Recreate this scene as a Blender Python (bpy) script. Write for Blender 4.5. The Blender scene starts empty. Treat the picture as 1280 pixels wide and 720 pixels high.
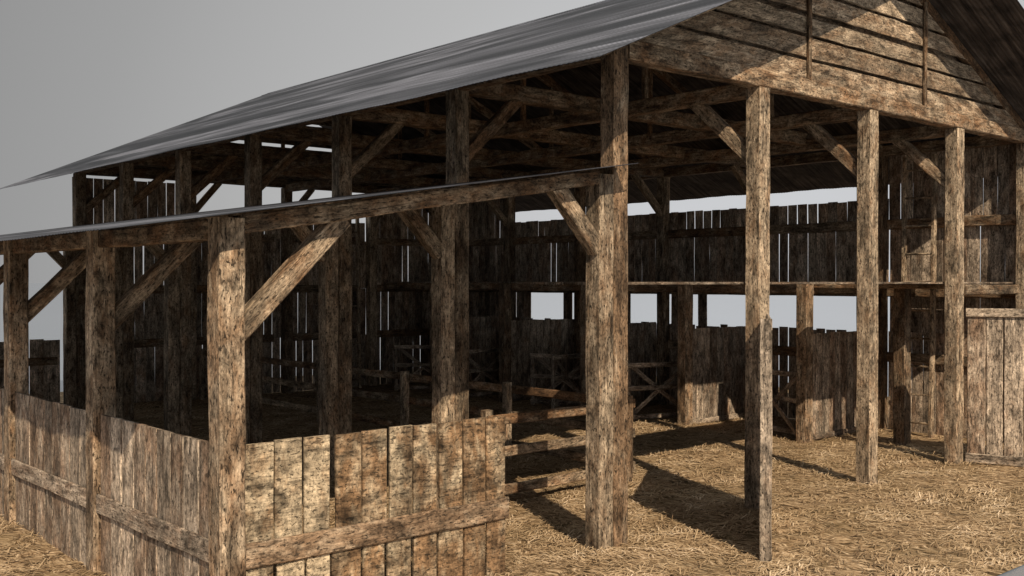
import bpy, math, random
import numpy as np
from mathutils import Vector, Matrix

rnd = random.Random(7)
sc = bpy.context.scene
C = sc.collection

# ------------------------------------------------------------------ camera
F, YAW, PIT = 1309.75, 48.491, -0.3577
cam_d = bpy.data.cameras.new('camera')
cam = bpy.data.objects.new('camera', cam_d)
C.objects.link(cam)
cam.location = (-7.3858, -6.6804, 2.5)
cam.rotation_euler = (math.radians(90 + PIT), math.radians(-0.027), math.radians(YAW - 90))
cam_d.sensor_width = 36
cam_d.lens = F / 1280 * 36
cam_d.clip_start = 0.05
cam_d.clip_end = 3000
sc.camera = cam

# ------------------------------------------------------------------ world: plain grey overcast-like sky, brightest low in the north-east
w = bpy.data.worlds.new('World')
sc.world = w
w.use_nodes = True
wn, wl = w.node_tree.nodes, w.node_tree.links
wn.clear()
wo = wn.new('ShaderNodeOutputWorld')
bg = wn.new('ShaderNodeBackground')
tc = wn.new('ShaderNodeTexCoord')
dt = wn.new('ShaderNodeVectorMath'); dt.operation = 'DOT_PRODUCT'
ca = math.radians(34)
dt.inputs[1].default_value = (math.cos(ca), math.sin(ca), -0.02)
mr = wn.new('ShaderNodeMapRange')
mr.inputs['From Min'].default_value = -1
rp = wn.new('ShaderNodeValToRGB')
e = rp.color_ramp.elements
e[0].position = 0.0; e[0].color = (.60, .64, .72, 1)
e[1].position = 1.0; e[1].color = (.60, .61, .63, 1)
for ps, v, b in ((.45, .60, 1.17), (.72, .31, 1.06), (.855, .285, 1.0), (.90, .345, 1.0), (.96, .48, 1.0)):
    x = e.new(ps); x.color = (v, v * (1 + (b - 1) * .5), v * b, 1)
wl.new(tc.outputs['Generated'], dt.inputs[0])
wl.new(dt.outputs['Value'], mr.inputs['Value'])
wl.new(mr.outputs['Result'], rp.inputs['Fac'])
wl.new(rp.outputs['Color'], bg.inputs['Color'])
bg.inputs['Strength'].default_value = 1.0
wl.new(bg.outputs[0], wo.inputs[0])

# ------------------------------------------------------------------ sun
sd = bpy.data.lights.new('sun', 'SUN')
sd.energy = 4.7
sd.angle = math.radians(0.5)
sd.color = (1.0, .86, .68)
sun = bpy.data.objects.new('sun', sd)
C.objects.link(sun)
SDIR = Vector((.44, 1.0, -.80)).normalized()
sun.rotation_euler = SDIR.to_track_quat('-Z', 'Y').to_euler()
sun.location = (-8, -15, 15)

sc.view_settings.view_transform = 'Standard'
sc.view_settings.look = 'None'
sc.view_settings.exposure = 0.0
sc.view_settings.gamma = 1.0
sc.view_settings.use_curve_mapping = False
sc.cycles.max_bounces = 12
sc.cycles.diffuse_bounces = 8

# ------------------------------------------------------------------ materials
def nd(nt, t, **k):
    n = nt.nodes.new(t)
    for a, b in k.items():
        setattr(n, a, b)
    return n

def ramp(nt, src, stops):
    r = nd(nt, 'ShaderNodeValToRGB')
    el = r.color_ramp.elements
    el[0].position, el[0].color = stops[0][0], (*stops[0][1], 1)
    el[1].position, el[1].color = stops[-1][0], (*stops[-1][1], 1)
    for p, c in stops[1:-1]:
        x = el.new(p); x.color = (*c, 1)
    nt.links.new(src, r.inputs[0])
    return r.outputs[0]

def g3(v): return (v, v, v)

def mapping(nt, src, scale, loc=(0, 0, 0), rot=(0, 0, 0)):
    m = nd(nt, 'ShaderNodeMapping')
    m.inputs['Scale'].default_value = scale
    m.inputs['Location'].default_value = loc
    m.inputs['Rotation'].default_value = rot
    nt.links.new(src, m.inputs[0])
    return m.outputs[0]

def noise(nt, vec, scale, detail=4, rough=.6, dist=0.0):
    n = nd(nt, 'ShaderNodeTexNoise')
    n.inputs['Scale'].default_value = scale
    n.inputs['Detail'].default_value = detail
    n.inputs['Roughness'].default_value = rough
    n.inputs['Distortion'].default_value = dist
    nt.links.new(vec, n.inputs['Vector'])
    return n.outputs['Fac']

def mix(nt, fac, a, b, mode='MIX'):
    m = nd(nt, 'ShaderNodeMix', data_type='RGBA', blend_type=mode)
    if isinstance(fac, (int, float)): m.inputs[0].default_value = fac
    else: nt.links.new(fac, m.inputs[0])
    for s, i in ((a, 6), (b, 7)):
        if isinstance(s, tuple): m.inputs[i].default_value = (*s, 1)
        else: nt.links.new(s, m.inputs[i])
    return m.outputs[2]

def mth(nt, op, a, b=0.0):
    m = nd(nt, 'ShaderNodeMath', operation=op)
    for s, i in ((a, 0), (b, 1)):
        if isinstance(s, (int, float)): m.inputs[i].default_value = s
        else: nt.links.new(s, m.inputs[i])
    return m.outputs[0]

def wood(name, light, dark, rust, rust_amt=.5, pit=.5, bump=.5, saw=0.0, grain=.85):
    m = bpy.data.materials.new(name); m.use_nodes = True
    nt = m.node_tree; nt.nodes.clear()
    out = nd(nt, 'ShaderNodeOutputMaterial'); bs = nd(nt, 'ShaderNodeBsdfPrincipled')
    uv = nd(nt, 'ShaderNodeUVMap', uv_map='grain').outputs[0]
    at = nd(nt, 'ShaderNodeAttribute', attribute_name='tone', attribute_type='GEOMETRY')
    sp = nd(nt, 'ShaderNodeSeparateColor'); nt.links.new(at.outputs['Color'], sp.inputs[0])
    # long grain, fine fibre, blotches
    g1 = noise(nt, mapping(nt, uv, (9, 5, 1) if saw else (1.9, 30, 1)), 1, 5, .65, .25)
    g2 = noise(nt, mapping(nt, uv, (7, 150, 1)), 1, 4, .7)
    bl = noise(nt, mapping(nt, uv, (3.2, 5.5, 1), (3, 1, 0)), 1, 5, .62, .4)
    b2 = noise(nt, mapping(nt, uv, (9, 17, 1), (8, 5, 0)), 1, 6, .7, .6)
    base = mix(nt, ramp(nt, g1, [(.34, g3(0)), (.64, g3(1))]), dark, light)
    # weather: pale grey-tan flaking patches
    base = mix(nt, mth(nt, 'MULTIPLY', ramp(nt, b2, [(.48, g3(0)), (.66, g3(1))]), .45), base, tuple(min(1, c * 1.45) for c in light))
    # rusty brown blotches; per-board amount in tone.g
    rm = mth(nt, 'MULTIPLY', ramp(nt, mth(nt, 'ADD', bl, mth(nt, 'MULTIPLY', mth(nt, 'SUBTRACT', sp.outputs[1], .5), .30)), [(.42, g3(0)), (.64, g3(1))]), rust_amt)
    rc = mix(nt, b2, tuple(c * .45 for c in rust), tuple(c * 1.35 for c in rust))
    base = mix(nt, rm, base, rc)
    # fine fibres
    base = mix(nt, grain, base, ramp(nt, g2, [(.30, g3(.34)), (.5, g3(.95)), (.75, g3(1.35))]), 'MULTIPLY')
    # grimy stains and weather streaks
    st = noise(nt, mapping(nt, uv, (8, 4, 1) if saw else (4.0, 10, 1), (7, 2, 0)), 1, 6, .72, .9)
    base = mix(nt, .9, base, ramp(nt, st, [(.36, g3(.22)), (.46, g3(.75)), (.54, g3(1.05)), (.66, g3(1.5))]), 'MULTIPLY')
    sk = noise(nt, mapping(nt, uv, (30, 38, 1), (1, 6, 0)), 1, 4, .75, .4)
    base = mix(nt, .8, base, ramp(nt, sk, [(.36, g3(.32)), (.47, g3(.92)), (.60, g3(1.28))]), 'MULTIPLY')
    # dark pits and cracks
    pn = noise(nt, mapping(nt, uv, (44, 20, 1) if saw else (17, 50, 1), (2, 9, 0)), 1, 3, .6, .5)
    pits = ramp(nt, pn, [(.575, g3(0)), (.64, g3(1))])
    cr = noise(nt, mapping(nt, uv, (1.1, 75, 1), (5, 3, 0)), 1, 3, .55, .3)
    crm = ramp(nt, cr, [(.63, g3(0)), (.69, g3(1))])
    dk = mth(nt, 'MAXIMUM', mth(nt, 'MULTIPLY', pits, pit), mth(nt, 'MULTIPLY', crm, .85 * min(1, grain * 1.2)))
    base = mix(nt, dk, base, tuple(c * .16 for c in dark))
    if saw > 0:      # horizontal saw marks across sun-bleached boards
        sw = noise(nt, mapping(nt, uv, (34, 3.0, 1), (4, 4, 0)), 1, 4, .7, .9)
        base = mix(nt, saw, base, ramp(nt, sw, [(.36, g3(.50)), (.5, g3(1.0)), (.64, g3(1.3))]), 'MULTIPLY')
    big = noise(nt, mapping(nt, uv, (1.3, 3.0, 1), (11, 8, 0)), 1, 5, .65, .8)
    base = mix(nt, .85, base, ramp(nt, big, [(.36, g3(.42)), (.5, g3(1.0)), (.62, g3(1.35))]), 'MULTIPLY')
    # per-board brightness in tone.r
    br = nd(nt, 'ShaderNodeCombineColor')
    for i in range(3): nt.links.new(mth(nt, 'ADD', mth(nt, 'MULTIPLY', sp.outputs[0], 1.45), .26), br.inputs[i])
    base = mix(nt, 1.0, base, br.outputs[0], 'MULTIPLY')
    nt.links.new(base, bs.inputs['Base Color'])
    bs.inputs['Roughness'].default_value = .88
    bs.inputs['Specular IOR Level'].default_value = .18
    hgt = mth(nt, 'SUBTRACT', mth(nt, 'ADD', mth(nt, 'MULTIPLY', g1, .6), mth(nt, 'ADD', mth(nt, 'MULTIPLY', g2, .5), mth(nt, 'MULTIPLY', b2, .7))), mth(nt, 'MULTIPLY', dk, .8))
    bp = nd(nt, 'ShaderNodeBump'); bp.inputs['Strength'].default_value = bump; bp.inputs['Distance'].default_value = .012
    nt.links.new(hgt, bp.inputs['Height']); nt.links.new(bp.outputs[0], bs.inputs['Normal'])
    nt.links.new(bs.outputs[0], out.inputs[0])
    return m

M_POST = wood('weathered_post_wood', (.42, .32, .215), (.175, .125, .08), (.20, .108, .052), .72, .95, .8, 0, .65)
M_BEAM = wood('rusty_beam_wood', (.37, .275, .18), (.15, .105, .066), (.195, .10, .046), .85, .85, .7, 0, .65)
M_BOARD = wood('grey_brown_board_wood', (.40, .315, .23), (.18, .137, .097), (.185, .102, .055), .65, .85, .7, 0, .75)
M_SAWN = wood('sun_bleached_board_wood', (.385, .30, .195), (.27, .205, .13), (.205, .115, .055), .9, .85, .7, .85, .05)
M_GABLE = wood('gable_board_wood', (.42, .32, .215), (.205, .15, .10), (.195, .108, .054), .7, .9, .6, 0, .6)

def metal(name):
    m = bpy.data.materials.new(name); m.use_nodes = True
    nt = m.node_tree; nt.nodes.clear()
    out = nd(nt, 'ShaderNodeOutputMaterial'); bs = nd(nt, 'ShaderNodeBsdfPrincipled')
    uv = nd(nt, 'ShaderNodeUVMap', uv_map='grain').outputs[0]     # u up the slope, v along the ridge
    a = noise(nt, mapping(nt, uv, (3.2, .22, 1)), 1, 6, .68, .5)
    b = noise(nt, mapping(nt, uv, (14, .7, 1), (4, 2, 0)), 1, 5, .65, .3)
    c = noise(nt, mapping(nt, uv, (2.2, 2.2, 1)), 1, 6, .7, .8)
    col = mix(nt, ramp(nt, a, [(.36, g3(0)), (.62, g3(1))]), (.015, .015, .0175), (.080, .080, .089))
    col = mix(nt, .8, col, ramp(nt, b, [(.32, g3(.42)), (.52, g3(1)), (.66, g3(1.9))]), 'MULTIPLY')
    dd = noise(nt, mapping(nt, uv, (1.1, .12, 1), (2, 7, 0)), 1, 4, .6, .8)
    col = mix(nt, .9, col, ramp(nt, dd, [(.41, g3(.16)), (.49, g3(.85)), (.57, g3(2.6))]), 'MULTIPLY')  # broad dark and pale streaks, with specular sheen put into the base colour
    col = mix(nt, mth(nt, 'MULTIPLY', ramp(nt, c, [(.60, g3(0)), (.74, g3(1))]), .5), col, (.07, .055, .048))
    nt.links.new(col, bs.inputs['Base Color'])
    bs.inputs['Metallic'].default_value = .35
    bs.inputs['Roughness'].default_value = .42
    nt.links.new(bs.outputs[0], out.inputs[0])
    return m
M_TIN = metal('streaked_corrugated_tin')
def under_mat():
    m = bpy.data.materials.new('dark_rusty_tin_underside'); m.use_nodes = True
    nt = m.node_tree; bs = nt.nodes['Principled BSDF']
    uv = nd(nt, 'ShaderNodeUVMap', uv_map='grain').outputs[0]
    a = noise(nt, mapping(nt, uv, (.8, 14, 1)), 1, 6, .7, .4)
    b = noise(nt, mapping(nt, uv, (2.5, 2.5, 1)), 1, 5, .65, .5)
    c = ramp(nt, a, [(.35, (.018, .014, .012)), (.55, (.06, .048, .040)), (.72, (.115, .095, .08))])
    c = mix(nt, 1.0, c, ramp(nt, b, [(.35, g3(.5)), (.6, g3(1.3))]), 'MULTIPLY')
    nt.links.new(c, bs.inputs['Base Color']); bs.inputs['Roughness'].default_value = .85; bs.inputs['Specular IOR Level'].default_value = .15
    return m
M_UNDER = under_mat()

def straw_mat():
    m = bpy.data.materials.new('straw_bedding'); m.use_nodes = True
    nt = m.node_tree; nt.nodes.clear()
    out = nd(nt, 'ShaderNodeOutputMaterial'); bs = nd(nt, 'ShaderNodeBsdfPrincipled')
    P = nd(nt, 'ShaderNodeTexCoord').outputs['Object']
    wv = nd(nt, 'ShaderNodeTexNoise'); wv.inputs['Scale'].default_value = 1.7; wv.inputs['Detail'].default_value = 2
    nt.links.new(P, wv.inputs['Vector'])
    sub = nd(nt, 'ShaderNodeVectorMath', operation='SUBTRACT'); sub.inputs[1].default_value = (.5, .5, .5)
    nt.links.new(wv.outputs['Color'], sub.inputs[0])
    scv = nd(nt, 'ShaderNodeVectorMath', operation='SCALE'); scv.inputs['Scale'].default_value = .8
    nt.links.new(sub.outputs[0], scv.inputs[0])
    ad = nd(nt, 'ShaderNodeVectorMath', operation='ADD')
    nt.links.new(P, ad.inputs[0]); nt.links.new(scv.outputs[0], ad.inputs[1])
    W = ad.outputs[0]
    fs = []
    for rz, off in ((-.9, 0), (-.25, 7), (.6, 13)):
        fs.append(noise(nt, mapping(nt, W, (36, 5, 1), (off, off * .7, 0), (0, 0, rz)), 1, 3, .6, .3))
    s1 = ramp(nt, noise(nt, P, 2.3, 3), [(.44, g3(0)), (.54, g3(1))])
    s2 = ramp(nt, noise(nt, mapping(nt, P, (1, 1, 1), (20, 4, 0)), 3.1, 3), [(.46, g3(0)), (.54, g3(1))])
    f = mix(nt, s2, mix(nt, s1, fs[0], fs[1]), fs[2])
    patch = noise(nt, mapping(nt, P, (1, 1, 1), (3, 3, 0)), 1.15, 4, .6, .4)
    p2 = noise(nt, mapping(nt, P, (1, 1, 1), (9, 1, 0)), 5.5, 4, .65, .6)
    hole = ramp(nt, mth(nt, 'ADD', mth(nt, 'MULTIPLY', f, .45), mth(nt, 'MULTIPLY', p2, .55)), [(.425, g3(0)), (.50, g3(1))])
    col = ramp(nt, f, [(.34, (.04, .024, .012)), (.43, (.20, .124, .062)), (.53, (.45, .305, .17)), (.64, (.80, .60, .38))])
    col = mix(nt, mth(nt, 'MULTIPLY', ramp(nt, patch, [(.44, g3(0)), (.60, g3(1))]), .85), col, mix(nt, .6, col, (.19, .13, .06)))
    col = mix(nt, hole, mix(nt, .7, col, (.075, .05, .025)), col)
    nt.links.new(col, bs.inputs['Base Color'])
    bs.inputs['Roughness'].default_value = .9
    bs.inputs['Specular IOR Level'].default_value = .1
    bp = nd(nt, 'ShaderNodeBump'); bp.inputs['Strength'].default_value = .9; bp.inputs['Distance'].default_value = .03
    nt.links.new(mth(nt, 'ADD', f, p2), bp.inputs['Height']); nt.links.new(bp.outputs[0], bs.inputs['Normal'])
    nt.links.new(bs.outputs[0], out.inputs[0])
    return m
M_STRAW = straw_mat()

def strand_mat():
    m = bpy.data.materials.new('dry_straw_strands'); m.use_nodes = True
    nt = m.node_tree; bs = nt.nodes['Principled BSDF']
    at = nd(nt, 'ShaderNodeAttribute', attribute_name='tone', attribute_type='GEOMETRY')
    nt.links.new(ramp(nt, at.outputs['Fac'], [(0, (.08, .045, .02)), (.35, (.27, .172, .085)), (.8, (.54, .385, .22)), (1, (.78, .60, .40))]), bs.inputs['Base Color'])
    bs.inputs['Roughness'].default_value = .7
    return m
M_STRAND = strand_mat()

def floor_mat():
    m = bpy.data.materials.new('pale_grey_ground'); m.use_nodes = True
    nt = m.node_tree; bs = nt.nodes['Principled BSDF']
    P = nd(nt, 'ShaderNodeTexCoord').outputs['Object']
    n = noise(nt, P, .6, 6, .6)
    nt.links.new(ramp(nt, n, [(.3, (.205, .235, .275)), (.7, (.22, .25, .29))]), bs.inputs['Base Color'])
    bs.inputs['Roughness'].default_value = .16
    bs.inputs['Specular IOR Level'].default_value = .8
    return m
M_FLOOR = floor_mat()

# ------------------------------------------------------------------ mesh builder
def tag(o, label=None, cat=None, group=None, kind=None):
    if label: o['label'] = label
    if cat: o['category'] = cat
    if group: o['group'] = group
    if kind: o['kind'] = kind
    return o

def thing(name, loc, label, cat, group=None, rz=0.0):
    o = bpy.data.objects.new(name, None); C.objects.link(o)
    o.empty_display_size = .3
    o.location = loc; o.rotation_euler = (0, 0, rz)
    return tag(o, label, cat, group)

class MB:
    """collects beams, boards and sheets, written in the coordinates of the thing"""
    def __init__(s):
        s.v = []; s.f = []; s.uv = []; s.tone = []
    def ringbeam(s, pts, rings, tone, per):
        b = len(s.v); n = len(rings[0]); u0 = rnd.uniform(0, 90); v0 = rnd.uniform(0, 90)
        L = 0; ls = [0]
        for a, c in zip(pts, pts[1:]):
            L += (c - a).length; ls.append(L)
        for r in rings: s.v += [tuple(p) for p in r]
        for k in range(len(rings) - 1):
            for i in range(n):
                j = (i + 1) % n
                s.f.append((b + k * n + i, b + k * n + j, b + (k + 1) * n + j, b + (k + 1) * n + i))
                a0, a1 = per[i], per[i + 1]
                s.uv += [(u0 + ls[k], v0 + a0), (u0 + ls[k], v0 + a1), (u0 + ls[k + 1], v0 + a1), (u0 + ls[k + 1], v0 + a0)]
                s.tone.append(tone)
        for k, order in ((0, list(range(n))[::-1]), (len(rings) - 1, list(range(n)))):
            s.f.append(tuple(b + k * n + i for i in order))
            c = pts[k]
            for i in order:
                q = rings[k][i] - c
                s.uv.append((u0 + 5 + q.x * .3 + q.z * .8, v0 + 5 + q.y + q.z * .3))
            s.tone.append(tone)
    def beam(s, p0, p1, wd, ht, up=(0, 0, 1), cham=.012, wob=.004, tone=None, seg=None):
        """wd: width sideways, ht: size along 'up'"""
        p0 = Vector(p0); p1 = Vector(p1); d = p1 - p0; L = d.length; d.normalize()
        up = Vector(up); side = d.cross(up).normalized(); up = side.cross(d).normalized()
        seg = seg or max(1, int(L / .35))
        if tone is None: tone = (rnd.uniform(.3, .72), rnd.random(), rnd.random())
        c = min(cham, wd * .3, ht * .3)
        base = [(-wd/2 + c, -ht/2), (wd/2 - c, -ht/2), (wd/2, -ht/2 + c), (wd/2, ht/2 - c), (wd/2 - c, ht/2), (-wd/2 + c, ht/2), (-wd/2, ht/2 - c), (-wd/2, -ht/2 + c)]
        per = [0]
        for i in range(8):
            a = base[i]; bq = base[(i + 1) % 8]
            per.append(per[-1] + math.hypot(bq[0] - a[0], bq[1] - a[1]))
        pts = []; rings = []
        for k in range(seg + 1):
            p = p0 + d * (L * k / seg); pts.append(p)
            ox, oy = rnd.gauss(0, wob * .6), rnd.gauss(0, wob * .6)
            if k in (0, seg): ox = oy = 0
            rings.append([p + side * (x + ox + rnd.gauss(0, wob * .35)) + up * (y + oy + rnd.gauss(0, wob * .35)) for x, y in base])
        s.ringbeam(pts, rings, tone, per)
    def boards(s, org, ax, nrm, length, z0, z1, wd=.2, th=.025, gap=.0045, biggap=.12, big=(.015, .035), ragged=.02, tilt=.004, tones=(.45, 1.0), skip=None, ztop=None):
        """a row of upright boards along ax, front faces towards -nrm"""
        ax = Vector(ax).normalized(); nrm = Vector(nrm).normalized(); org = Vector(org)
        n = max(1, round(length / wd)); wv = [rnd.uniform(.85, 1.15) for _ in range(n)]; t = sum(wv); x = 0
        for i in range(n):
            bw = wv[i] / t * length
            g = rnd.uniform(*big) if rnd.random() < biggap else gap * rnd.uniform(.3, 1.2)
            a = x + g / 2; b2 = x + bw - g / 2; x += bw
            cx = (a + b2) / 2
            zt = (ztop(cx) if ztop else z1) + rnd.uniform(-ragged, ragged * .6)
            off = rnd.uniform(0, .006)
            p = org + ax * cx + nrm * (th / 2 + off)
            lean = rnd.gauss(0, tilt)
            p0 = p + Vector((0, 0, z0)); p1 = p + Vector((0, 0, zt)) + ax * lean
            s.beam(p0, p1, b2 - a, th, up=nrm, cham=.0075, wob=.0018, tone=(rnd.uniform(*tones), rnd.random(), rnd.random()))
    def build(s, name, mat, parent=None, smooth=False):
        me = bpy.data.meshes.new(name)
        me.from_pydata(s.v, [], s.f)
        ul = me.uv_layers.new(name='grain')
        ul.data.foreach_set('uv', np.array(s.uv, dtype=np.float32).ravel())
        at = me.attributes.new('tone', 'FLOAT_COLOR', 'FACE')
        at.data.foreach_set('color', np.array([(*t, 1) for t in s.tone], dtype=np.float32).ravel())
        me.materials.append(mat)
        me.update()
        o = bpy.data.objects.new(name, me); C.objects.link(o)
        if parent: o.parent = parent
        return o

def beam_part(name, parent, p0, p1, wd, ht, mat=None, **k):
    m = MB(); m.beam(p0, p1, wd, ht, **k)
    return m.build(name, mat or M_BEAM, parent)

def post_part(parent, x0, y0, z1, wx=.19, wy=.19, z0=-.05, mat=None, name='post', **k):
    """upright post whose near-left corner is (x0, y0)"""
    m = MB(); m.beam((x0 + wx/2, y0 + wy/2, z0), (x0 + wx/2, y0 + wy/2, z1), wy, wx, up=(1, 0, 0), cham=.014, wob=.005, **k)
    return m.build(name, mat or M_POST, parent)

# ------------------------------------------------------------------ dimensions
W = .1956
BX, BY = 2.2831, 2.379
XR = 4 * BX                     # right face of the right wall posts
XC = 2 * BX - W / 2
AP, SL = 6.84, .4375
EV = 1.42; OH = .965
YF = 6 * BY + W                 # back face
def roofz(x): return AP - SL * abs(x - XC)

# ------------------------------------------------------------------ ground
def sheet(name, x0, x1, y0, y1, z, mat, nx=1, ny=1, fn=None):
    xs = np.linspace(x0, x1, nx + 1); ys = np.linspace(y0, y1, ny + 1)
    X, Y = np.meshgrid(xs, ys)
    Z = np.full_like(X, z) if fn is None else z + fn(X, Y)
    v = np.stack([X, Y, Z], -1).reshape(-1, 3)
    i = np.arange(nx)[None, :] + np.arange(ny)[:, None] * (nx + 1); i = i.ravel()
    f = np.stack([i, i + 1, i + nx + 2, i + nx + 1], -1)
    me = bpy.data.meshes.new(name); me.from_pydata(v.tolist(), [], f.tolist())
    me.materials.append(mat); me.update()
    for p in me.polygons: p.use_smooth = True
    o = bpy.data.objects.new(name, me); C.objects.link(o)
    return o
g = sheet('ground', -1500, 1500, -1500, 1500, -.03, M_FLOOR)
tag(g, kind='structure')

_r = np.random.default_rng(3)
_ph = _r.uniform(0, 6.28, 60); _k = [(_r.normal(0, 1) * s_, _r.normal(0, 1) * s_, 1 / s_) for s_ in (1.3, 1.9, 2.8, 4, 5.5, 8, 11) for _ in range(6)]
def hum(X, Y):
    Z = 0
    for i, (a, b, am) in enumerate(_k): Z = Z + np.sin(a * X + b * Y + _ph[i]) * am
    e = np.minimum.reduce([X + 8, 14 - X, Y + 2.72, 18 - Y]); e = np.clip(e / .3, 0, 1)
    return (Z * .0042) * (.3 + .7 * e) - .02 * (1 - e)
sg = sheet('straw_floor', -8, 14, -2.72, 18, .0, M_STRAW, 360, 330, hum)
tag(sg, kind='structure')

POSTS_AT = [(-4.04 , .10 + 2.379 * k) for k in range(3)] + [(-.29, .1), (-.10, .1)] + [(2.2831 * i - .1, .1) for i in (1, 2, 3)] + [(6.93, 2.58), (6.93, 4.96), (7.69, 1.35), (.5, -1.2), (2.34, 2.14)]
def strands(n=70000):
    r = np.random.default_rng(11)
    th = r.uniform(math.radians(YAW - 36), math.radians(YAW + 31), n * 3)
    d = 4.5 + 17 * r.uniform(0, 1, n * 3) ** 1.5
    x = cam.location.x + d * np.cos(th); y = cam.location.y + d * np.sin(th)
    ok = (x > -7.5) & (x < 9) & (y > -2.70) & (y < 14); dens = .5 + .5 * np.sin(x * 3.1 + 2 * np.sin(y * 2.3)) * np.sin(y * 3.7 + 1.5 * np.sin(x * 1.9)); ok &= dens > r.uniform(-.1, .75, n * 3); x = x[ok][:n]; y = y[ok][:n]; d = d[ok][:n]
    fx, fy = [], []
    for (px, py) in POSTS_AT:
        a = r.uniform(0, 2 * math.pi, 70); q = r.uniform(.10, .22, 70)
        fx.append(px + np.clip(q * 1.35 * np.cos(a), -.16, .16) * 1.0); fy.append(py + q * np.sin(a))
    fx = np.concatenate(fx); fy = np.concatenate(fy)
    x = np.concatenate([x, fx]); y = np.concatenate([y, fy]); d = np.concatenate([d, np.full(len(fx), 10.)])
    n = len(x)
    clump = np.sin(x * 2.1 + 1.3 * np.sin(y * 1.7)) * .5 + np.sin(y * 2.9 + x)
    ang = r.normal(0, .75, n) + clump * .6 - .35
    L = r.uniform(.05, .18, n); wd = r.uniform(.003, .009, n) * (1 + d / 16)
    bend = r.normal(0, .28, n)
    z = hum(x, y) + .004
    rise = np.abs(r.normal(0, .020, n))
    dx, dy = np.cos(ang), np.sin(ang); sx, sy = -dy, dx
    V = np.zeros((n, 6, 3), np.float32)
    for k, t in enumerate((-.5, 0, .5)):
        cx = x + dx * L * t + sx * L * bend * (t * t - .1); cy = y + dy * L * t + sy * L * bend * (t * t - .1)
        cz = z + (rise if k == 1 else (0 if k == 0 else rise * .4)) + .003
        hw = wd / 2 * (1 if k == 1 else .6)
        V[:, 2*k] = np.stack([cx - sx*hw, cy - sy*hw, cz], -1); V[:, 2*k+1] = np.stack([cx + sx*hw, cy + sy*hw, cz + .0015], -1)
    b = (np.arange(n) * 6)[:, None]
    Fq = np.concatenate([b + [[0, 1, 3, 2]], b + [[2, 3, 5, 4]]], 1).reshape(-1, 4)
    me = bpy.data.meshes.new('loose_straw')
    me.vertices.add(n * 6); me.vertices.foreach_set('co', V.ravel())
    me.loops.add(len(Fq) * 4); me.loops.foreach_set('vertex_index', Fq.ravel().astype(np.int32))
    me.polygons.add(len(Fq)); me.polygons.foreach_set('loop_start', (np.arange(len(Fq)) * 4).astype(np.int32))
    me.update(calc_edges=True)
    pt = .5 + .28 * np.sin(x * 3.1 + 2 * np.sin(y * 2.3)) * np.sin(y * 3.7 + 1.5 * np.sin(x * 1.9))
    t = np.clip(r.beta(2.0, 1.7, n) * .75 + (pt - .5) * .9 + .12, 0, 1); t = np.repeat(t, 2)
    at = me.attributes.new('tone', 'FLOAT_COLOR', 'FACE')
    at.data.foreach_set('color', np.stack([t, t, t, np.ones_like(t)], -1).astype(np.float32).ravel())
    me.materials.append(M_STRAND)
    o = bpy.data.objects.new('loose_straw', me); C.objects.link(o)
    tag(o, 'loose golden straw strands scattered over the floor', 'straw', kind='stuff')
strands()

# ------------------------------------------------------------------ barn
barn = thing('barn', (0, 0, 0), 'large open-sided weathered timber barn under a high gabled metal roof', 'barn')

def corrugated(name, parent, xa, xb, za, zb, y0, y1, rows=5, pitch=.060, amp=.0022):
    """sheet from (xa,za) up to (xb,zb), ribs running up the slope, 4 mm thick"""
    ny = int((y1 - y0) / pitch * 6); ys = np.linspace(y0, y1, ny + 1)
    wv = amp * np.sin((ys - y0) / pitch * 2 * math.pi)
    r = np.random.default_rng(5)
    m = MB(); V = []; L = math.hypot(xb - xa, zb - za); nx_, nz_ = -(zb - za) / L, (xb - xa) / L
    if nz_ < 0: nx_, nz_ = -nx_, -nz_
    sag = np.zeros_like(ys)
    for i in range(5): sag += r.normal(0, .0022) * np.sin(ys * r.uniform(.4, 2.6) + r.uniform(0, 6))
    for side, o in ((0, .004), (1, 0)):
        for k in range(rows + 1):
            t = k / rows
            edge = (.012 * np.sin(ys * 3.1) + .006 * np.sin(ys * 11.7)) * (1 if k == 0 else 0) / L
            tt = t + edge
            h = wv + o + sag * (1 - t)
            V.append(np.stack([xa + (xb - xa) * tt + nx_ * h, ys, za + (zb - za) * tt + nz_ * h], -1))
    V = np.array(V); n = ny + 1; R = rows + 1
    m.v = V.reshape(-1, 3).tolist()
    def q(a, b_, c, d_, uvs):
        m.f.append((a, b_, c, d_)); m.uv.extend(uvs); m.tone.append((.5, .5, .5))
    for s_ in (0, 1):
        for k in range(rows):
            for j in range(ny):
                a = (s_ * R + k) * n + j
                ids = (a, a + n, a + n + 1, a + 1); u0, u1 = k / rows * L, (k + 1) / rows * L
                uvs = [(u0, ys[j]), (u1, ys[j]), (u1, ys[j + 1]), (u0, ys[j + 1])]
                if s_: ids = ids[::-1]; uvs = uvs[::-1]
                q(*ids, uvs)
    for k in (0, rows):
        for j in range(ny):
            a = k * n + j; b_ = (R + k) * n + j
            q(a, a + 1, b_ + 1, b_, [(0, ys[j])] * 4)
    for k in range(rows):
        for j in (0, ny):
            a = k * n + j; b_ = (R + k) * n + j
            q(a, b_, b_ + n, a + n, [(k / rows * L, ys[j])] * 4)
    o = m.build(name, M_TIN, parent)
    o.data.materials.append(M_UNDER)
    mi = np.zeros(len(o.data.polygons), np.int32); mi[rows * ny:2 * rows * ny] = 1
    o.data.polygons.foreach_set('material_index', mi)
    return o

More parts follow.
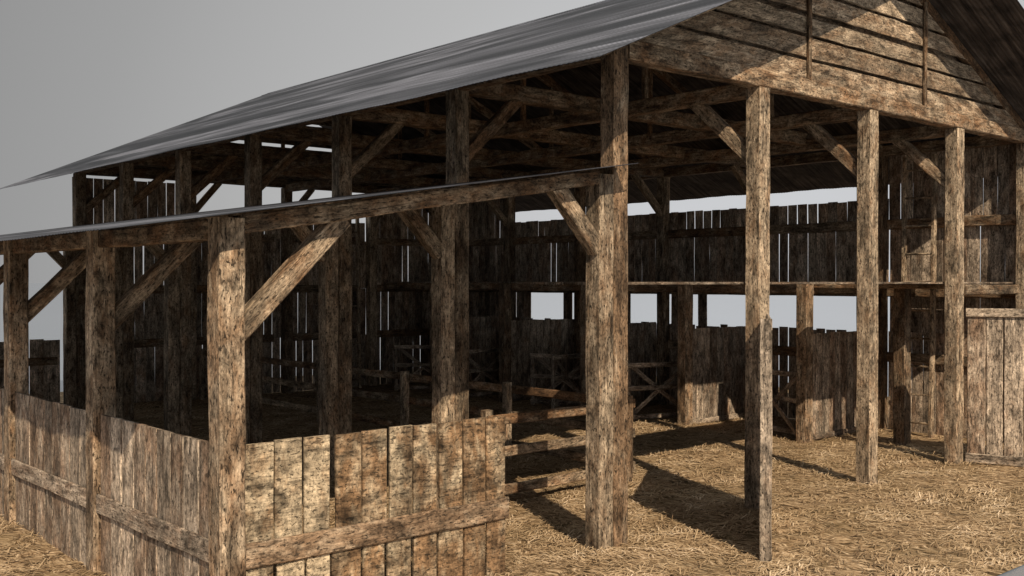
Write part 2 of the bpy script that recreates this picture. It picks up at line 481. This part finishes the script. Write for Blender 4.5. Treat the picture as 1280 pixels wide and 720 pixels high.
corrugated('roof', barn, -EV, XC + .0, roofz(-EV), AP, -OH, YF + OH - W, 8)
corrugated('roof', barn, 2 * XC + EV, XC - .022, roofz(-EV), AP + .006, -OH, YF + OH - W, 8)
m = MB()
for sgn in (-1, 1):
    m.beam((XC + sgn * .088, -OH, AP - SL * .088 + .010), (XC + sgn * .088, YF + OH - W, AP - SL * .088 + .010), .18, .006, up=(sgn * SL, 0, 1), cham=.001, wob=.001)
m.build('ridge_cap', M_TIN, barn)

# posts ---------------------------------------------------------------
def post(x0, y0, z1, **k): return post_part(barn, x0, y0, z1, W, W, **k)
for i in range(5):                                   # front gable row
    x0 = i * BX - W
    post(x0, 0, roofz(0) - .16 if i in (0, 4) else 4.6, tone=(.62, .35, .5) if i else (.5, 1.0, .5))
for k in range(1, 7):                                # left and right rows
    post(-W, k * BY, 4.62, tone=(rnd.uniform(.3, .5), .5, .5)); post(XR - W, k * BY, 4.62)
for i in (1, 2, 3): post(i * BX - W, 6 * BY, 4.6)
for k in range(1, 6): post(6.835, k * BY + .10, 2.464, tone=(rnd.uniform(.3, .6), .75, .5))
post(7.60, 1.26, 2.464, tone=(.35, .8, .5))

# tie beams, plates, rafters, studs, braces ---------------------------
TZ = 4.70
for k in range(7):
    y = k * BY + (W / 2 if k else .085)
    xa, xb = (-W + .02, XR - .02) if k else (.004, XR + .25)
    beam_part('tie_beam', barn, (xa, y, TZ - .003 * (k % 2)), (xb, y, TZ - .003 * (k % 2)), .17 if k else .18, .19 if k else .19, tone=(.62 if k == 0 else rnd.uniform(.3, .55), .6, .5))
    for sg_ in (-1, 1):                              # rafters
        xe = XC + sg_ * (XC + .30)
        beam_part('rafter', barn, (xe, y + .004, roofz(xe) - .090), (XC + sg_ * .02, y + .004, AP - .098), .11, .14)
    for xs in (3.05, 2 * XC - 3.05):                 # upright struts in each truss
        if k: beam_part('strut', barn, (xs, y, TZ + .09), (xs, y, roofz(xs) - .16), .07, .07, up=(1, 0, 0))
    if k:
        for sg_, xp in ((1, 0), (-1, XR - W)):
            beam_part('brace', barn, (xp - sg_ * .04, y, 3.86), (xp + sg_ * .80, y, 4.63), .11, .14)
for j, x in enumerate((-.10, BX - W/2, 2*BX - W/2, 3*BX - W/2, XR - W/2)):
    beam_part('plate', barn, (x, .19 if 0 < j < 4 else .05, 4.60 + (.0 if 0 < j < 4 else .10)), (x, 6*BY + .02, 4.60 + (.0 if 0 < j < 4 else .10)), .15, .17, tone=(rnd.uniform(.35, .6), .6, .5))
for i in (1, 2, 3):                                  # braces running back from the gable posts
    x = i * BX - W / 2
    beam_part('brace', barn, (x, .12, 3.80), (x, 1.0, 4.60), .11, .15, tone=(.55, .5, .5))
for i in (1, 2, 3):
    x = i * BX - W
    beam_part('brace', barn, (x + W - .04, 6*BY + .08, 3.95), (x + W + .55, 6*BY + .08, 4.62), .09, .13)

# gable boarding ------------------------------------------------------
def gable(y, name, front, zb=4.80, mat=None, solid=False):
    m = MB(); z = zb; hgt = .262
    gaps = [.042, .040, .070, .045, .050, .042, .06, .04]
    i = 0
    cut = .010 if solid else .10
    while z < AP - (.04 if solid else .25):
        z1 = min(AP - cut - .004, z + hgt - (.0 if solid else gaps[i % 8]))
        xl0 = XC - (AP - cut - z) / SL; xl1 = XC - (AP - cut - z1) / SL
        xr0 = 2 * XC - xl0; xr1 = 2 * XC - xl1
        cuts = [0, 1]
        tone0 = (rnd.uniform(.35, .75), rnd.uniform(.2, .9), 0)
        for a, b in zip(cuts, cuts[1:]):
            tone = (min(1, tone0[0] + rnd.uniform(-.08, .08)), rnd.random(), 0)
            l0, r0 = xl0 + (xr0 - xl0) * a, xl0 + (xr0 - xl0) * b
            l1, r1 = xl1 + (xr1 - xl1) * a, xl1 + (xr1 - xl1) * b
            bv = len(m.v); u0, v0 = rnd.uniform(0, 80), rnd.uniform(0, 80); n = 24
            for t in range(n + 1):
                q = t / n; xb0 = l0 + (r0 - l0) * q; xb1 = l1 + (r1 - l1) * q
                j0, j1 = (0, 0) if solid else (rnd.gauss(0, .003), rnd.gauss(0, .003))
                m.v += [(xb0, y, z + j0), (xb1, y, z1 + j1), (xb1, y + .028, z1 + j1), (xb0, y + .028, z + j0)]
            for t in range(n):
                for c in range(4):
                    a_, b_ = bv + t*4 + c, bv + t*4 + (c+1) % 4
                    m.f.append((b_, a_, a_ + 4, b_ + 4)); m.tone.append(tone)
                    va, vb = v0 + [0, hgt, hgt + .03, .03 + 2*hgt][c], v0 + [hgt, hgt + .03, .03 + 2*hgt, .06 + 2*hgt][c]
                    ua, ub = u0 + (r0 - l0) * t / n, u0 + (r0 - l0) * (t + 1) / n
                    m.uv += [(ua, vb), (ua, va), (ub, va), (ub, vb)]
            for e_ in (0, n):
                ids = tuple(bv + e_*4 + c for c in range(4)); m.f.append(ids if e_ else ids[::-1]); m.tone.append(tone)
                m.uv += [(u0, v0), (u0, v0 + .03), (u0 + .03, v0 + .03), (u0 + .03, v0)]
        z += hgt; i += 1
    o = m.build(name, mat or M_GABLE, barn)
    if solid: return o
    for xs in (3.06, 2 * XC - 3.06 - .12) if front else (3.06, 2*XC - 3.06):
        mm = MB(); mm.beam((xs, y - .028, TZ + (.0 if front else .1)), (xs, y - .028, roofz(xs) - .12), .045, .055, up=(1, 0, 0), tone=(.35, .6, .5)); mm.build('batten', M_BEAM, o)
    return o
gable(.045, 'gable_wall', True)
gable(.175, 'gable_light_block', True, zb=4.66, mat=M_BOARD, solid=True)  # unseen backing added to block sun streaks and keep the board gaps dark
gable(YF - .06, 'gable_wall', False)

# walls ---------------------------------------------------------------
def wall_y(y0, y1, tiers, name='wall', girts=(1.23, 3.46), **k):
    """boarding on the right long side: boards run along Y at X = XR"""
    m = MB()
    for z0, z1, rag in tiers:
        m.boards((XR + (.04 if z0 == 1.60 else .004), y0, 0), (0, 1, 0), (1, 0, 0), y1 - y0, z0, z1, wd=.2, ragged=rag, **{**k, 'biggap': k.get('biggap', .2) * (.35 if 2 < z0 < 3 else (1.6 if z0 > 3 else .6))})
    o = m.build(name, M_BOARD, barn)
    for gz in girts:
        beam_part('girt', o, (XR - .04, y0 + (.18 if y0 > .3 else .2), gz), (XR - .04, y1 - .01, gz), .06, .17)
    return o
full = [(0, 1.66, .0), (1.60, 3.45, .0), (3.46, 4.72, .02)]
wall_y(.02, BY, full, biggap=.14, girts=(1.23, 2.33, 3.46))
for k in range(1, 5):
    o = wall_y(k*BY, (k+1)*BY, [(0, 1.65, .035), (2.25, 3.45, 0), (3.46, 3.90, .012)], biggap=.25, girts=(1.23, 2.33, 3.46))
    ys = {1: (), 2: (6.23, 6.80), 3: (8.25,), 4: (10.0, 11.36)}[k]
    for yy in ys:
        mm = MB()
        wd_ = {6.80: .34, 11.36: .5, 6.23: .22, 10.0: .28, 8.25: .2}[yy]
        mm.boards((XR + .03, yy, 0), (0, 1, 0), (1, 0, 0), wd_, 1.5, 2.3, wd=.2, ragged=0, biggap=0, gap=.0)
        mm.build('stud', M_BOARD, o)
wall_y(5*BY, 6*BY + W, full, biggap=.3, girts=(1.23, 2.33, 3.46))

def wall_x(x0, x1, tiers, girts=(1.23, 2.33, 3.46), **k):
    m = MB()
    for z0, z1, rag in tiers:
        m.boards((x0, YF + .004, 0), (1, 0, 0), (0, 1, 0), x1 - x0, z0, z1, wd=.2, ragged=rag, **k)
    o = m.build('wall', M_BOARD, barn)
    for gz in girts:
        beam_part('girt', o, (x0 + .02, YF - .04, gz), (x1 - .2, YF - .04, gz), .06, .17)
    return o
wall_x(-W, BX - W, [(0, 1.229, 0), (1.23, 2.329, 0), (2.33, 3.459, 0), (3.46, 4.56, .01)], biggap=.42)
wall_x(BX - W, 2*BX - W, [(0, 1.229, 0), (1.23, 2.329, 0), (2.33, 3.459, 0), (3.46, 3.90, .02)], biggap=.32)
wall_x(2*BX - W, 3*BX - W, [(0, 1.229, 0), (1.23, 2.329, 0), (2.33, 3.459, 0), (3.46, 3.90, .02)], biggap=.3)
wall_x(3*BX - W, 4*BX, [(0, 1.229, 0), (1.23, 2.329, 0), (2.33, 3.459, 0), (3.46, 4.72, .02)], biggap=.3)

# loft over the stalls ------------------------------------------------
lf = MB()
y = .22
while y < 6*BY - .1:
    wd_ = rnd.uniform(.2, .26); y2 = min(y + wd_, 6*BY - .02)
    lf.beam(((.03 if y < 1.6 else 7.06) + rnd.uniform(-.015, .01), (y+y2)/2, 2.482), (XR - W - .01, (y+y2)/2, 2.482), y2 - y - .004, .026, cham=.003, wob=.001)
    y = y2
lf.build('loft_floor', M_BOARD, barn)
for k in range(0, 6):
    beam_part('loft_beam', barn, (7.115, k*BY + (.2 if k == 0 else .12), 2.39 if k else 2.43), (7.115, (k+1)*BY + (.115 if k < 5 else 0), 2.39 if k else 2.43), .13, .155 if k else .07, tone=(.5, .7, .5))
for k in range(0, 7):
    beam_part('loft_joist', barn, (7.19, k*BY + .11 + (.0 if k else .1), 2.385), (XR - W, k*BY + .11 + (.0 if k else .1), 2.385), .14, .14)

# board doors of the gable -------------------------------------------
def door(parent_loc, rz, L, H_, label, top_rail=True):
    d = bpy.data.objects.new('door', None); C.objects.link(d); d.parent = barn
    d.location = parent_loc; d.rotation_euler = (0, 0, rz); d['label'] = label
    m = MB(); m.boards((0, .03, 0), (1, 0, 0), (0, 1, 0), L, .10, H_ - .07, wd=.23, th=.03, gap=.012, biggap=.5, big=(.015, .03), ragged=.006, tones=(.3, .85))
    m.build('boards', M_BOARD, d)
    for z0, hh in ((.075, .13), (H_ - .055, .12)):
        beam_part('rail', d, (0, .012, z0), (L, .012, z0), .036, hh, tone=(.75, .1, .5), mat=M_BOARD, wob=.0015)
    beam_part('rail', d, (.01, .082, 1.1), (L - .01, .082, 1.1), .03, .15, mat=M_BOARD)
    return d
door((6.862, -.02, .0), math.atan2(-.965, .26), 2.08, 2.13, 'board door swung outward, its planks facing the camera above a pale bottom rail')
dv = Vector((2.10 - .47, -.045 + 1.2, 0)); 
od = door((.505, -1.240, .0), math.atan2(dv.y, dv.x), dv.length, 2.15, 'board door swung wide open, seen edge-on')
mm = MB(); mm.beam((-.016, .045, 0.0), (-.016, .045, 2.17), .105, .03, up=(1, 0, 0), cham=.004, wob=.002, tone=(.6, .15, .5)); mm.build('stile', M_BOARD, od)

# ------------------------------------------------------------------ lean-to
lean = thing('lean_to', (-4.14, 0, 0), 'low lean-to shed with a shallow metal roof and waist-high board walls along the barn', 'lean-to')
LX = -4.1356
OX = -LX                                  # child coordinates are shifted by the base of the thing
def lp(x, y, z): return (x + 4.14, y, z)
LT, LS = 3.575, .1583
def lroof(x): return LT - LS * (-W - x)
r_ = corrugated('roof', lean, 4.14 - 5.03, 4.14 - W + .0, lroof(-5.03), LT, -.293, YF + .29 - W, 5)
for k in range(7):
    y = k * BY
    post_part(lean, LX + 4.14, y + .0, lroof(LX) - .012, W, W, tone=(.62, .6, .5))
    post_part(lean, -2*W + 4.14, y - .002, lroof(-2*W) - .05, W - .004, W, tone=(rnd.uniform(.45, .65), .35, .5))
    yc = y + W/2 - .02
    beam_part('rafter', lean, lp(LX + W - .02, yc, lroof(LX + W - .02) - .085), lp(-W - .195, yc, lroof(-2*W) - .085), .15, .135, tone=(.5, .6, .5))
    beam_part('brace', lean, lp(LX + W - .05, y + W/2, 2.12), lp(-3.12, y + W/2, 2.97), .155, .14, tone=(.62, .45, .5))
    beam_part('brace', lean, lp(-2*W + .03, yc, 2.80), lp(-.93, yc, 3.38), .12, .16, tone=(.6, .4, .5))
beam_part('plate', lean, lp(LX + W/2, W/2, lroof(LX) - .09), lp(LX + W/2, YF - W/2, lroof(LX) - .09), .12, .15, tone=(.45, .6, .5))
# low walls: along the outer side, bay by bay
for k in range(6):
    y0, y1 = k*BY + W + .002, (k+1)*BY - .002
    m = MB(); m.boards(lp(LX + .05, y0, 0), (0, 1, 0), (1, 0, 0), y1 - y0, -.03, 1.36, wd=.235, th=.028, gap=.008, biggap=.1, big=(.01,.016), ragged=.006, tones=(.4, .95))
    o = m.build('low_wall', M_BOARD, lean)
    beam_part('rail', o, lp(LX + .032, y0, .60), lp(LX + .032, y1, .60), .03, .165, mat=M_BOARD, tone=(.6, .4, .5))
m = MB()
EDG = [(-3.935, -3.701), (-3.691, -3.467), (-3.457, -3.238), (-3.182, -2.955), (-2.947, -2.72), (-2.697, -2.479), (-2.467, -2.236), (-2.205, -1.968), (-1.960, -1.722), (-1.712, -1.500)]
EDL = [(-3.935, -3.70), (-3.672, -3.445), (-3.432, -3.235), (-3.222, -2.962), (-2.945, -2.745), (-2.715, -2.49), (-2.467, -2.236), (-2.222, -1.968), (-1.95, -1.722), (-1.712, -1.500)]
TN = [(.62, .35), (.68, .2), (.72, .15), (.56, .85), (.60, .75), (.66, .4), (.60, .65), (.58, .8), (.50, .9), (.56, .85)]
for EE, za, zb_ in ((EDG, .58, 1.355), (EDL, -.04, .578)):
    for (a, b), (t1, t2) in zip(EE, TN):
        off = rnd.uniform(0, .008); c = (a + b) / 2
        m.beam(lp(c, .06 + off, za), lp(c + rnd.gauss(0, .004), .06 + off, zb_ + (rnd.uniform(-.012, .008) if zb_ > 1 else 0)), b - a - .005, .03, up=(0, 1, 0), cham=.006, wob=.0025, tone=(t1, t2, .5))
o = m.build('low_wall', M_SAWN, lean)
beam_part('rail', o, lp(LX + W + .002, .027, .575), lp(-1.496, .027, .575), .034, .18, mat=M_GABLE, tone=(.62, .9, .5))
m = MB(); m.boards(lp(LX + W, YF, 0), (1, 0, 0), (0, 1, 0), 3.5, 0, 1.37, wd=.3, biggap=.5)
o = m.build('low_wall', M_BOARD, lean)
beam_part('rail', o, lp(LX + W, YF - .02, .95), lp(-.5, YF - .02, .95), .03, .15)

# ------------------------------------------------------------------ rail fences of the pens
def rail_fence(label, posts, rails_z, loc):
    t = thing('rail_fence', loc, label, 'fence', 'rail fences of the pens')
    L0 = Vector(loc)
    for (x, y) in posts:
        m = MB(); m.beam(Vector((x, y, -.03)) - L0, Vector((x, y, 1.08)) - L0, .11, .11, up=(1, 0, 0), wob=.004); m.build('post', M_POST, t)
    for (a, b) in zip(posts, posts[1:]):
        for z in rails_z:
            a_, b_ = Vector((*a, z)) - L0, Vector((*b, z)) - L0
            d = (b_ - a_).normalized(); s_ = Vector((d.y, -d.x, 0)) * .072
            m = MB(); m.beam(a_ + s_ - d * .05, b_ + s_ + d * .05, .035, .115, wob=.004, tone=(rnd.uniform(.4, .7), rnd.random(), .5)); m.build('rail', M_BEAM, t)
    return t
FY = [2.14, 4.42, 6.88, 9.42, 11.85, 14.15]
rail_fence('three-rail timber fence crossing the pen bay behind the nearest tall corner post', [(.06, 2.15), (2.22, 2.15)], (.97, .61, .19), (.06, 2.15, 0))
rail_fence('long three-rail timber fence running the length of the dark barn interior', [(2.345, yy) for yy in FY], (.98, .61, .20), (2.345, 2.14, 0))

# ------------------------------------------------------------------ gates
def gate_proto():
    t = thing('gate', (0, 0, 0), 'gate', 'gate', 'cross-braced stall gates')
    L = 1.35
    for x in (.035, L - .035):
        beam_part('stile', t, (x, 0, .02), (x, 0, 1.08), .06, .07, up=(1, 0, 0), tone=(.7, .3, .5), mat=M_BOARD)
    for z in (.09, .60, 1.01):
        beam_part('rail', t, (.0, -.035, z), (L, -.035, z), .03, .085, tone=(.75, .3, .5), mat=M_BOARD)
    beam_part('cross_brace', t, (.08, .018, .10), (L - .08, .018, 1.0), .028, .08, tone=(.7, .4, .5), mat=M_BOARD)
    beam_part('cross_brace', t, (.08, -.008, 1.0), (L - .08, -.008, .10), .026, .08, tone=(.7, .4, .5), mat=M_BOARD)
    return t
proto = gate_proto()
GP = [((7.0, 2.69), (7.40, 3.93), 'cross-braced gate beside the short lit loft post, partly behind the open board door'),
      ((6.47, 5.90), (7.62, 5.50), 'cross-braced gate standing half open just right of the nearest tall post'),
      ((6.90, 8.88), (7.50, 7.85), 'cross-braced gate left of the nearest tall post, the farther of two overlapping gates'),
      ((6.74, 8.10), (8.00, 8.42), 'cross-braced gate left of the nearest tall post, the nearer of two overlapping gates'),
      ((6.40, 10.60), (7.70, 10.50), 'cross-braced gate in deep shade, just right of the tall double post whose foot is sunlit'),
      ((6.42, 12.95), (7.42, 12.05), 'farthest cross-braced gate, near the ladder on the back wall'),
      ((7.06, 9.78), (7.95, 10.84), 'stall gate swung back until it shows edge-on beside a dark loft post')]
for i, (a, b, lab) in enumerate(GP):
    if i == 0: t = proto
    else:
        t = proto.copy(); C.objects.link(t)
        for ch in list(proto.children):
            c = ch.copy(); C.objects.link(c); c.parent = t
    t.location = (a[0], a[1], 0); t.rotation_euler = (0, 0, math.atan2(b[1] - a[1], b[0] - a[0])); t['label'] = lab

# ------------------------------------------------------------------ stall partitions
PL = ['board stall partition between the short lit loft post and the third gable post, nearest of all', 'sunlit board stall partition just left of the second gable post',
      'board stall partition behind the half-open gate right of the nearest post', 'board stall partition deep in shade behind the overlapping gates', 'farthest board stall partition, next to the back gate']
for k in range(1, 6):
    yy = k*BY + .16
    t = thing('stall_partition', (7.035, yy, 0), PL[k-1], 'partition', 'board partitions between the stalls')
    m = MB(); m.boards((.0, 0, 0), (1, 0, 0), (0, 1, 0), 1.86, .0, 1.68, wd=.19, th=.028, gap=.005, biggap=.1, ragged=.008, tones=(.4, .75)); m.build('boards', M_BOARD, t)
    beam_part('rail', t, (0, .05, 1.3), (1.86, .05, 1.3), .035, .14)
    beam_part('bottom_rail', t, (0, -.022, .05), (1.86, -.022, .05), .035, .09, mat=M_BOARD)

# ------------------------------------------------------------------ ladders
def ladder(loc, rz, L, wd, label, n, lean_=.12):
    t = thing('ladder', loc, label, 'ladder', rz=rz)
    for x in (0, wd):
        beam_part('rail', t, (x, 0, 0), (x, lean_, L), .065, .09, up=(0, -1, 0), tone=(.6, .4, .5), mat=M_POST)
    for i in range(n):
        q = (i + .48) / n
        beam_part('rung', t, (-.01, lean_ * q - .02, L * q), (wd + .01, lean_ * q - .02, L * q), .035, .035, tone=(.6, .4, .5), mat=M_POST)
    return t
ladder((8.76, 1.93, 0), -math.pi/2, 4.55, .50, 'tall wooden ladder rising through the loft against the right-hand board wall', 10, .10)
ladder((5.75, 14.1, 0), 0, 4.3, .48, 'dark wooden ladder leaning on the back wall above the farthest gate', 10, .1)
